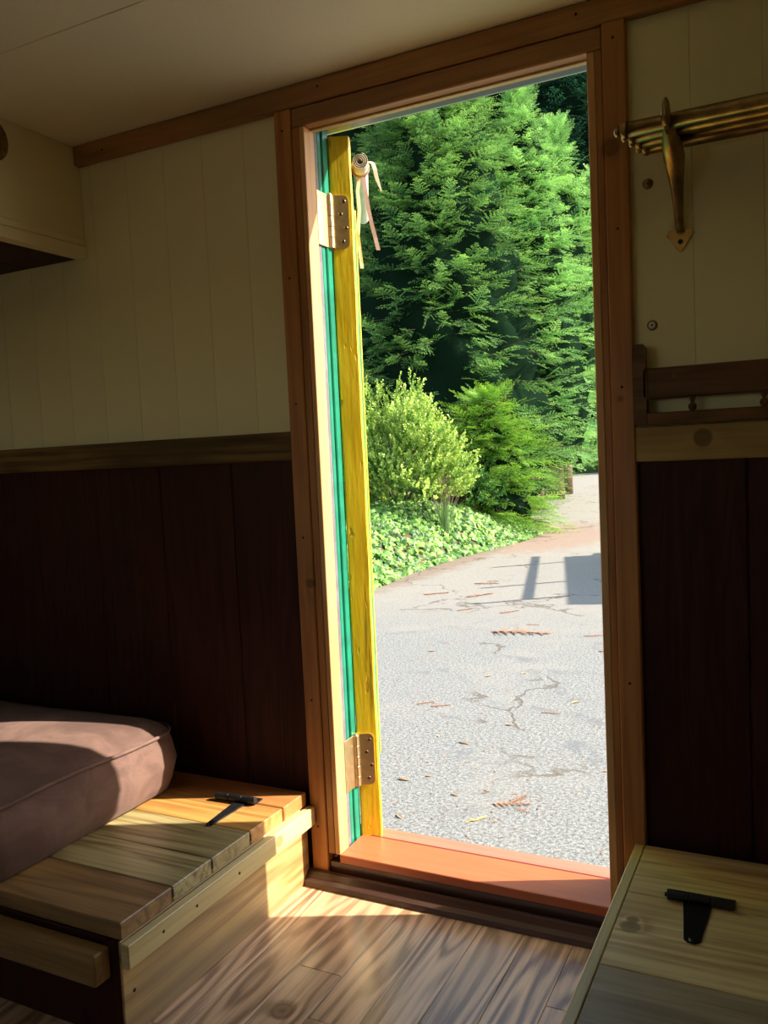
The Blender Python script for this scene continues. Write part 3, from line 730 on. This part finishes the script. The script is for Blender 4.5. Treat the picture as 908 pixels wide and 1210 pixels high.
def conifer(name, label, loc, H, R, nl, seed, cd_, cl_, tpls=TP, zlow=.05, bs=(.42, .75), nb=5, prof=.75, lean=(0, 0), group=None, name_part='foliage', droop=.25, face=None, low=.65, heart=.70):
    r = np.random.default_rng(seed)
    root = empty(name, loc, label, 'tree', group)
    bm = bmesh.new(); tube(bm, [(lean[0]*t*t, lean[1]*t*t, H*t) for t in np.linspace(0, .98, 9)], [max(.012, .030*H*(1-t)) for t in np.linspace(0, .98, 9)], 10)
    build('trunk', bm, 'bark', root, True, local=True)
    # limbs and sprays of the crown
    items = []; limbs = bmesh.new()
    for i in range(nl):
        f = zlow+(1-zlow)*((i+r.random())/nl)**.9; f = min(f, .985)
        az = r.random()*2*pi
        if face is not None and r.random() < .78: az = face+r.normal(0, .95)
        rad = R*((1-f)**prof)*(.78+.34*r.random())*(min(1, low+f*2.2)); z = H*f
        ox, oy = lean[0]*f*f, lean[1]*f*f
        el = (.30*f-.12+r.normal(0, .10)); e_ = np.array([cos(az), sin(az), 0.])
        tip = np.array([ox, oy, z])+e_*rad+np.array([0, 0, rad*math.tan(el)])
        base = np.array([ox, oy, z])
        if i % 2 == 0:
            tube(limbs, [base, (base+tip)/2+np.array([0, 0, .03*rad]), tip], [.02+.008*rad, .014, .004], 4, False)
        n_ = nb if rad > .8 else max(2, nb-2)
        for k in range(n_):
            t = 1-.62*(k/n_)**1.0 if k else 1.0
            s = r.uniform(*bs)*(1 if rad > .7 else .75)
            q = base+(tip-base)*t-e_*s*.35
            a = 0 if k == 0 else r.normal(0, .65)
            d = np.array([cos(az+a), sin(az+a), el-droop*.4+r.normal(0, .14)+(.25 if k == 0 else 0)+(.8 if f > .93 else 0)])
            u = np.array([r.normal(0, .35), r.normal(0, .35), 1.])
            items.append((q, d, u, s))
    for k in range(8):
        a = k*.8; items.append((np.array([lean[0], lean[1], H*(.90+.012*k)]), np.array([cos(a)*.5, sin(a)*.5, 1.2]), np.array([cos(a), sin(a), -.3]), .55*bs[0]))
    build('limbs', limbs, 'bark', root, False, local=True)
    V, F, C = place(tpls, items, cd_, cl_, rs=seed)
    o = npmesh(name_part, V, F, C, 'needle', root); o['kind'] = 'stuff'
    # opaque near-black lumpy core, added as painted crown shade; hides the sky
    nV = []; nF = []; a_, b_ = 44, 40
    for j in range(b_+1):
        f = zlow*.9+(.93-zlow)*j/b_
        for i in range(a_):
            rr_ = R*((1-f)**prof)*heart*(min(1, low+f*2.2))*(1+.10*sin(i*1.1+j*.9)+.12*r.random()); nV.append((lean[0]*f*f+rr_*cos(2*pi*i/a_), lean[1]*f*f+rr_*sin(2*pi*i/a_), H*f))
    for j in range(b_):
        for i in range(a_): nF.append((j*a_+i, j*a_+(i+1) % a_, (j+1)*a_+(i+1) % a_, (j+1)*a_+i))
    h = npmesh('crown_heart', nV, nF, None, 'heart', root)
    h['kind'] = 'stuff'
    return root
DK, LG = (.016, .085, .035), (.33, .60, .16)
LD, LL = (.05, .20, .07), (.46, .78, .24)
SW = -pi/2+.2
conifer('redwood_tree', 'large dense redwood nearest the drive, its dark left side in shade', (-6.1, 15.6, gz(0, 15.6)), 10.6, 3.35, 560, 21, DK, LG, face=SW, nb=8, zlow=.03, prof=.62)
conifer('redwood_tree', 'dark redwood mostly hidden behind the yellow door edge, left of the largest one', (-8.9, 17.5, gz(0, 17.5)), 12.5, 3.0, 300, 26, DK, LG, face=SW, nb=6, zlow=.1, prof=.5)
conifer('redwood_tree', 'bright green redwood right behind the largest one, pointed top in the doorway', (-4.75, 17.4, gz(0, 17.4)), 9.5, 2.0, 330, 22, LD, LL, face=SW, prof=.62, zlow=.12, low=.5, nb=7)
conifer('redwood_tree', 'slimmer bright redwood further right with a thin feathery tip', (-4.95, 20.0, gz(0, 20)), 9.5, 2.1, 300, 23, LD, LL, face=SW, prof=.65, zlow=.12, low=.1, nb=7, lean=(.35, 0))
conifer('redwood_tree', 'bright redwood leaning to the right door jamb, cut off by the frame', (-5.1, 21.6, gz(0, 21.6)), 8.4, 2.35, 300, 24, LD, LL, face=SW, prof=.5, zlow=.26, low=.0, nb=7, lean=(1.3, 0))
conifer('young_redwood', 'small low yellow-green redwood bushing over the edge of the drive', (-4.35, 13.3, gz(0, 13.3)), 2.5, 1.4, 200, 25, (.04, .17, .03), (.38, .62, .10), face=SW, prof=.38, zlow=.03, bs=(.4, .62), nb=6, low=.8, heart=.5)
for k, (x_, y_, H_, R_) in enumerate(((-12.5, 38, 24, 4.2), (-8.4, 37, 24, 4.0), (-7.0, 43, 28, 4.6))):
    conifer('dark_conifer', ['tall dark conifer far beyond the drive, behind the pointed redwood top', 'tall dark conifer far beyond the drive, right of the feathery redwood tip', 'tallest dark conifer far beyond the drive, beside the right door jamb'][k],
            (x_, y_, gz(0, y_)), H_, R_, 300, 40+k, (.006, .026, .015), (.030, .095, .05), tpls=TS, bs=(1.3, 2.0), nb=4, face=SW, zlow=.0, prof=.40, heart=.78)  # backlit shade is put into these dark needle colours

# ---- bank with ivy
BX = -3.72
def edge_x(y):
    return -3.70-.10*sin(y*.9)-(.0 if y < 10 else -.06*(y-10))
def bank(x, y):
    d = edge_x(y)-x
    if d < 0: return gz(x, y)-.05
    s = 1-math.exp(-d*1.15)
    return gz(x, y)+1.05*s*(1 if y < 11 else max(.35, 1-(y-11)*.25))+.05*sin(x*5+y*3)*s
bm = bmesh.new(); nx, ny = 36, 44
vs = [[None]*(nx+1) for _ in range(ny+1)]
for j in range(ny+1):
    y_ = 3.5+11.0*j/ny
    for i in range(nx+1):
        t_ = i/nx; x_ = edge_x(y_)-7*t_**1.6; vs[j][i] = bm.verts.new((x_, y_, bank(x_-.0001, y_) if i else gz(x_, y_)-.03))
for j in range(ny):
    for i in range(nx): bm.faces.new((vs[j][i], vs[j+1][i], vs[j+1][i+1], vs[j][i+1]))
iv = empty('ivy_bank', (-4.6, 9.5, GZ), 'bank of glossy green ivy rising from the left edge of the drive', 'ivy')
build('bank_soil', bm, 'soil', iv, True)
def ivy_leaf(seed):
    r = random.Random(seed)
    o = [(0, -.30), (.22, -.42), (.50, -.30), (.42, -.02), (.62, .22), (.26, .25), (0, .66), (-.26, .25), (-.62, .22), (-.42, -.02), (-.50, -.30), (-.22, -.42)]
    V = [(0, 0, .10)]+[(x_, y_, -.06+r.uniform(-.05, .05)) for x_, y_ in o]; F = [(0, 1+k, 1+(k+1) % 12) for k in range(12)]
    return np.array(V), np.array(F)
IV = [ivy_leaf(s) for s in range(4)]
def leafmesh(name, VF, c):
    V, F = VF; C = np.tile(np.array(c), (len(V), 1)); C[0] *= 1.25
    me = bpy.data.meshes.new(name); me.from_pydata([tuple(v) for v in V], [], [tuple(int(q) for q in f) for f in F])
    a = me.color_attributes.new('Col', 'FLOAT_COLOR', 'POINT'); cc = np.ones((len(V), 4), np.float32); cc[:, :3] = C; a.data.foreach_set('color', cc.ravel())
    me.materials.append(M['leaf']); return me
IM = [leafmesh('leaf', IV[k % 4], c) for k, c in enumerate(((.15, .32, .05), (.24, .44, .08), (.08, .20, .04), (.34, .52, .13)))]
sl_ = []
r = np.random.default_rng(9)
while len(sl_) < 6200:
    y_ = r.uniform(6.2, 13.2); d = r.random()**1.3*2.3-.12; x_ = edge_x(y_)-d
    z_ = bank(x_, y_) if d > 0 else gz(x_, y_)
    sl_.append((x_, y_, z_+.02+r.random()*.07*min(1, .3+max(d, 0)*3), d))
sl_.sort(key=lambda q: (q[1]+q[3]*.8))
ivl = iv.location
def leafrot(r):
    # leaves face up and out to the light over the drive
    n = np.array([.75, -.35, .75])+r.normal(0, .38, 3); n /= np.linalg.norm(n)
    t = np.array([r.normal(0, .6), r.normal(0, .6), -1.]); y = t-n*t.dot(n); y /= np.linalg.norm(y); x = np.cross(y, n); return x, y, n
for q in sl_[:300]:
    x, y, n = leafrot(r); s = r.uniform(.07, .105)
    o = link('leaf', IM[r.integers(4)], None, iv)
    o.matrix_local = Matrix(((*x, 0), (*y, 0), (*n, 0), (0, 0, 0, 1))).transposed() @ Matrix.Diagonal((s, s, s, 1))
    o.location = Vector(q[:3])-ivl
VV = []; FF = []; CC = []; off = 0
cols = np.array(((.15, .32, .05), (.24, .44, .08), (.08, .20, .04), (.34, .52, .13), (.05, .13, .03)))
for q in sl_[300:]:
    x, y, n = leafrot(r); s = r.uniform(.07, .105); V, F = IV[r.integers(4)]
    VV.append(V[:, :1]*x*s+V[:, 1:2]*y*s+V[:, 2:]*n*s+np.array(q[:3])-np.array(ivl)); FF.append(F+off); off += len(V)
    CC.append(np.tile(cols[r.integers(5)]*(.8+.4*r.random()), (len(V), 1)))
o = npmesh('ivy_leaves', np.concatenate(VV), np.concatenate(FF), np.concatenate(CC), 'leaf', iv); o['kind'] = 'stuff'

# ---- broadleaf shrub
def twig(seed):
    r = np.random.default_rng(seed); V = []; F = []; T_ = []
    for k in range(22):
        t = k/22; p = np.array([t, 0, .06*sin(t*3)]); a = r.random()*2*pi; d = np.array([.55, cos(a)*.8, sin(a)*.8]); d /= np.linalg.norm(d)
        w = np.cross(d, np.array([r.normal(), r.normal(), r.normal()])); w /= np.linalg.norm(w); L = .20*(1-.3*t); i = len(V)
        V += [p, p+d*L*.5+w*.055, p+d*L, p+d*L*.5-w*.055]; F += [(i, i+1, i+2), (i, i+2, i+3)]; T_ += [t*.8]*4
    i = len(V); V += [np.array([0, -.012, 0]), np.array([0, .012, 0]), np.array([1, 0, .05])]; F.append((i, i+1, i+2)); T_ += [0]*3
    return np.array(V), np.array(F), np.array(T_)
TW = [twig(s) for s in range(4)]
def shrub(name, label, loc, rx, ry, h, n, seed, cd_, cl_, s0=(.16, .30), cat='shrub'):
    r = np.random.default_rng(seed); root = empty(name, loc, label, cat); items = []; bm = bmesh.new()
    for k in range(9):
        a = k*.7; tube(bm, [(0, 0, -.05), (rx*.35*cos(a), ry*.35*sin(a), h*.4), (rx*.7*cos(a), ry*.7*sin(a), h*.75)], [.022, .014, .006], 6)
    build('stems', bm, 'bark', root, local=True)
    for i in range(n):
        a = r.random()*2*pi; v = r.random()**.8; el = math.asin(min(1, v)); lump = 1+.22*sin(a*3+seed)+.14*sin(el*7+a*5)
        R_ = (.55+.45*r.random()**.4)*lump; p = np.array([rx*cos(a)*cos(el)*R_, ry*sin(a)*cos(el)*R_, .15*h+.80*h*sin(el)*R_])
        d = np.array([cos(a)*cos(el), sin(a)*cos(el), sin(el)+.5])+r.normal(0, .3, 3)
        items.append((p, d, np.array([r.normal(), r.normal(), r.normal()]), r.uniform(*s0)))
    V, F, C = place(TW, items, cd_, cl_, rs=seed); o = npmesh('foliage', V, F, C, 'leaf', root); o['kind'] = 'stuff'; return root
shrub('leafy_shrub', 'round yellow-green small-leaved shrub above the ivy, beside the open door', (-4.85, 10.5, bank(-4.85, 10.5)-.22), 1.05, .95, 1.75, 3000, 3, (.09, .22, .03), (.66, .80, .20))
shrub('low_shrub', 'low dark green shrub at the foot of the large redwood behind the ivy', (-4.55, 12.3, bank(-4.55, 12.3)-.05), .75, .6, .85, 600, 5, (.02, .08, .02), (.12, .28, .06))

# ---- grasses
def grass(name, label, loc, n, L, spread, wd, c1, c2, seed, droop=.6, tips=None):
    r = np.random.default_rng(seed); V = []; F = []; C = []
    for i in range(n):
        a = r.random()*2*pi; l = L*(.6+.5*r.random()); out = r.random()*spread; b = np.array([cos(a)*out*.25, sin(a)*out*.25, 0]); c = np.array(c1)*(1-(k_ := r.random()))+np.array(c2)*k_
        w = np.array([-sin(a), cos(a), 0])*wd; idx = len(V)
        for j in range(5):
            t = j/4; p = b+np.array([cos(a), sin(a), 0])*out*t**1.6+np.array([0, 0, l*(t-droop*.45*t*t*out/spread)])
            V += [p-w*(1-.9*t), p+w*(1-.9*t)]; cc = c if not (tips and t > .7) else np.array(tips); C += [cc, cc]
        for j in range(4): F.append((idx+2*j, idx+2*j+1, idx+2*j+3, idx+2*j+2))
    o = npmesh(name, V, F, np.array(C), 'leaf', None, loc); tag(o, label, 'grass', kind='stuff'); return o
grass('grass_clump', 'tall arching green grass clump at the far side of the drive', (-6.9, 31.8, gz(0, 31.8)), 900, 2.9, 2.4, .035, (.05, .15, .05), (.16, .30, .10), 1, .9)
grass('grass_clump', 'darker grass clump further right across the drive', (-4.4, 32.3, gz(0, 32.3)), 700, 2.3, 2.0, .035, (.03, .10, .04), (.10, .22, .08), 2, .9)
grass('flowering_grass', 'small upright tuft with pinkish flower tips between shrub and redwood', (-4.02, 10.3, bank(-4.02, 10.3)), 130, 1.05, .36, .007, (.14, .30, .10), (.30, .42, .16), 3, .5, (.40, .16, .22))

# ---- litter on the drive (hand placed: larger sprigs) -------------------------------------
def sprig(kind, seed):
    r = random.Random(seed); bm = bmesh.new()
    if kind == 'spray':          # dry redwood spray
        tube(bm, [(0, 0, .004), (.5, .03, .02), (1, 0, .005)], [.012, .010, .004], 4)
        for k in range(12):
            t = .08+k*.078; sd = 1 if k % 2 else -1; L = .26*(1-.55*t)*r.uniform(.7, 1.2)
            for e_ in (0, .035):
                p = Vector((t+e_, 0, .018)); q = p+Vector((L*.6, sd*L, r.uniform(-.01, .04)))
                w_ = Vector((.018, 0, 0)); poly(bm, [p-w_, p+w_, q], .006, (0, 0, 1))
    elif kind == 'curl':
        pts = [(0, 0, .01), (.2, .03, .05), (.42, .05, .03), (.62, .12, .06), (.82, .26, .05), (.92, .42, .02)]
        tube(bm, pts, [.02, .055, .05, .06, .045, .008], 6, True, .35)
        tube(bm, [(.12, 0, .02), (.18, .10, .05), (.26, .20, .02)], [.03, .05, .01], 6, True, .35)
        tube(bm, [(.1, 0, .02), (-.1, -.12, .01)], [.015, .005], 5)
    else:                        # curled dry leaf
        n = 7
        for j in range(n-1):
            t, t2 = j/(n-1), (j+1)/(n-1); w1, w2 = .16*sin(pi*t)+.01, .16*sin(pi*t2)+.01; z1, z2 = .10*sin(pi*t)*r.uniform(.8, 1.2)+.005, .10*sin(pi*t2)+.005
            for sd in (1, -1):
                poly(bm, [(t, 0, z1*.3), (t2, 0, z2*.3), (t2, sd*w2, z2), (t, sd*w1, z1)], .006, (0, 0, 1))
    bmesh.ops.recalc_face_normals(bm, faces=bm.faces)
    me = bpy.data.meshes.new(kind); bm.to_mesh(me); bm.free(); return me
SM = {('spray', k): sprig('spray', k) for k in range(3)}; SM.update({('leaf', k): sprig('leaf', k+5) for k in range(2)}); SM[('curl', 0)] = sprig('curl', 1)
for k, me in SM.items(): me.materials.append(M['yleaf' if k[0] == 'curl' else ('rust' if k[0] == 'spray' else 'tanleaf')])
def litter(name, key, x_, y_, s, rz, label, group=None):
    o = link(name, SM[key], None); o.location = (x_, y_, gz(x_, y_)+.001); o.rotation_euler = (0, 0, rz); o.scale = (s, s, s); tag(o, label, 'leaf litter' if name != 'yellow_leaf' else 'leaf', group)
    return o
litter('redwood_sprig', ('spray', 0), -.31, 1.80, .17, .35, 'orange-brown dry redwood sprig nearest the sill, the largest on the drive')
litter('redwood_sprig', ('spray', 1), -.24, 1.84, .12, 1.15, 'dry sprig crossing the largest orange-brown sprig near the sill')
litter('redwood_sprig', ('spray', 2), -.20, 1.80, .075, -.35, 'short dry sprig at the right end of the largest one near the sill')
litter('yellow_leaf', ('curl', 0), -.345, 1.60, .10, .55, 'bright yellow curled leaf lying just beyond the sill')
GS = 'small dry sprigs strewn over the drive'; GLF = 'small dry leaves strewn over the drive'
for i, (k, x_, y_, s) in enumerate([('leaf', -.614, 1.527, .055), ('leaf', -.827, 1.927, .07), ('leaf', -.669, 2.48, .07), ('leaf', -.598, 2.842, .06), ('spray', -.465, 3.13, .11), ('spray', -1.139, 3.033, .13), ('spray', -1.239, 3.05, .12), ('leaf', -1.733, 4.351, .07),
        ('spray', -1.49, 5.152, .5), ('leaf', -.344, 3.345, .08), ('spray', -.701, 5.187, .16), ('spray', -.48, 4.70, .2), ('leaf', .017, 2.025, .03), ('leaf', .055, 2.336, .04), ('leaf', -.392, 1.935, .035), ('leaf', -.476, 1.833, .045), ('leaf', -1.055, 3.773, .06), ('leaf', -.832, 3.909, .07),
        ('leaf', -.717, 2.001, .04), ('leaf', -.863, 2.526, .05), ('spray', -1.689, 5.958, .22), ('spray', -1.291, 5.529, .12), ('spray', -2.134, 5.989, .2), ('spray', -2.33, 6.729, .35), ('spray', -2.852, 6.788, .3), ('spray', -2.566, 7.617, .3)]):
    rz = random.Random(i).uniform(-.5, .7)+.3
    LBL = {0: 'tan leaf lying nearest the sill beside the foot of the yellow door edge', 2: 'tan leaf on the drive just right of the lower brass hinge', 4: 'short dry sprig alone in the middle of the drive', 5: 'right one of two dry sprigs side by side above the lower hinge', 6: 'left one of two dry sprigs side by side above the lower hinge',
           8: 'longest straight reddish sprig, lying across the middle of the drive', 9: 'tan leaf by the right door jamb, halfway down the drive', 10: 'reddish sprig just below the caravan shadow', 11: 'reddish sprig touching the right door jamb below the caravan shadow', 12: 'small tan leaf nearest the sill on the right',
           23: 'dry sprig on the tan part of the drive, left of the rail shadow', 25: 'farthest dry sprig, near the ivy edge'}
    if k == 'spray': litter('redwood_sprig', (k, i % 3), x_, y_, s, rz, LBL.get(i, 'small dry reddish redwood sprig lying on the grey drive'), GS)
    else: litter('dry_leaf', (k, i % 2), x_, y_, s, rz*3, LBL.get(i, 'small curled tan leaf lying on the grey drive'), GLF)
r = np.random.default_rng(77); VV = []; FF = []
for i in range(1500):
    y_ = 1.2+r.random()**1.5*11; x_ = .6-y_*.42+r.normal(0, .8)-(.0); a = r.random()*6.28; L = r.uniform(.006, .028)*(1+y_*.10)
    if i % 3 == 0: y_ = r.uniform(7, 13); x_ = edge_x(y_)+abs(r.normal(0, .45))
    d = np.array([cos(a), sin(a), .1])*L; n_ = np.array([-sin(a), cos(a), 0])*L*.14; p = np.array([x_, y_, gz(x_, y_)+.002]); k = len(VV)
    VV += [p-n_, p+n_, p+d+np.array([0, 0, .003])]; FF.append((k, k+1, k+2))
o = npmesh('needle_litter', np.array(VV), np.array(FF), None, 'rust'); tag(o, 'fine reddish needle litter scattered over the drive', 'leaf litter', kind='stuff')

# ---- unseen caravan on the right; its rail and arms are shaped for their shadows
cv = empty('parked_caravan', (1.72, 9.9, GZ), 'caravan parked right of the doorway, seen only by its rounded shadow on the drive', 'caravan', rz=radians(15))
def cvb(name, x0, x1, y0, y1, z0, z1, mat, bev, seg=5, parent=None):
    bm = bmesh.new(); r_ = bmesh.ops.create_cube(bm, size=1)
    for v in bm.verts: v.co = Vector(((x0+x1)/2+v.co.x*(x1-x0), (y0+y1)/2+v.co.y*(y1-y0), (z0+z1)/2+v.co.z*(z1-z0)))
    bmesh.ops.bevel(bm, geom=list(bm.edges), offset=bev, segments=seg, affect='EDGES'); return build(name, bm, mat, parent or cv, False, local=True)
cvb('body', -1.05, 1.05, -2.35, 2.0, .38, 2.15, 'cream', .30)
cvb('body_band', -1.062, 1.062, -1.65, 1.65, .85, 1.0, 'green', .02, 1)
for y_ in (-1.1, .1, 1.2): cvb('side_window', -1.07, -1.04, y_-.3, y_+.3, 1.2, 1.7, 'dgreen', .012, 1)
for x_ in (-1.0, 1.0):
    bm = bmesh.new(); lathe(bm, [(-.09, .2), (-.09, .30), (-.07, .33), (.07, .33), (.09, .30), (.09, .2)], (x_, .1, .33), (1, 0, 0), 28); tt = build('tyre', bm, 'tyre', cv, True, local=True)
cvb('draw_bar', -.08, .08, -2.7, -1.95, .40, .48, 'dgreen', .01, 1); cvb('rest_leg', -.03, .03, -2.66, -2.60, .0, .42, 'steel', .005, 1)
cvb('awning_rail', -1.56, -1.48, -1.75, 1.75, 1.85, 1.90, 'steel', .01, 1)
for y_ in (-1.6, -.6, 1.1):
    bm = bmesh.new(); tube(bm, [(-2.05, y_-.42, 1.875), (-1.52, y_-.18, 1.875), (-.9, y_+.10, 1.875)], .030, 8); build('awning_arm', bm, 'steel', cv, True, local=True)
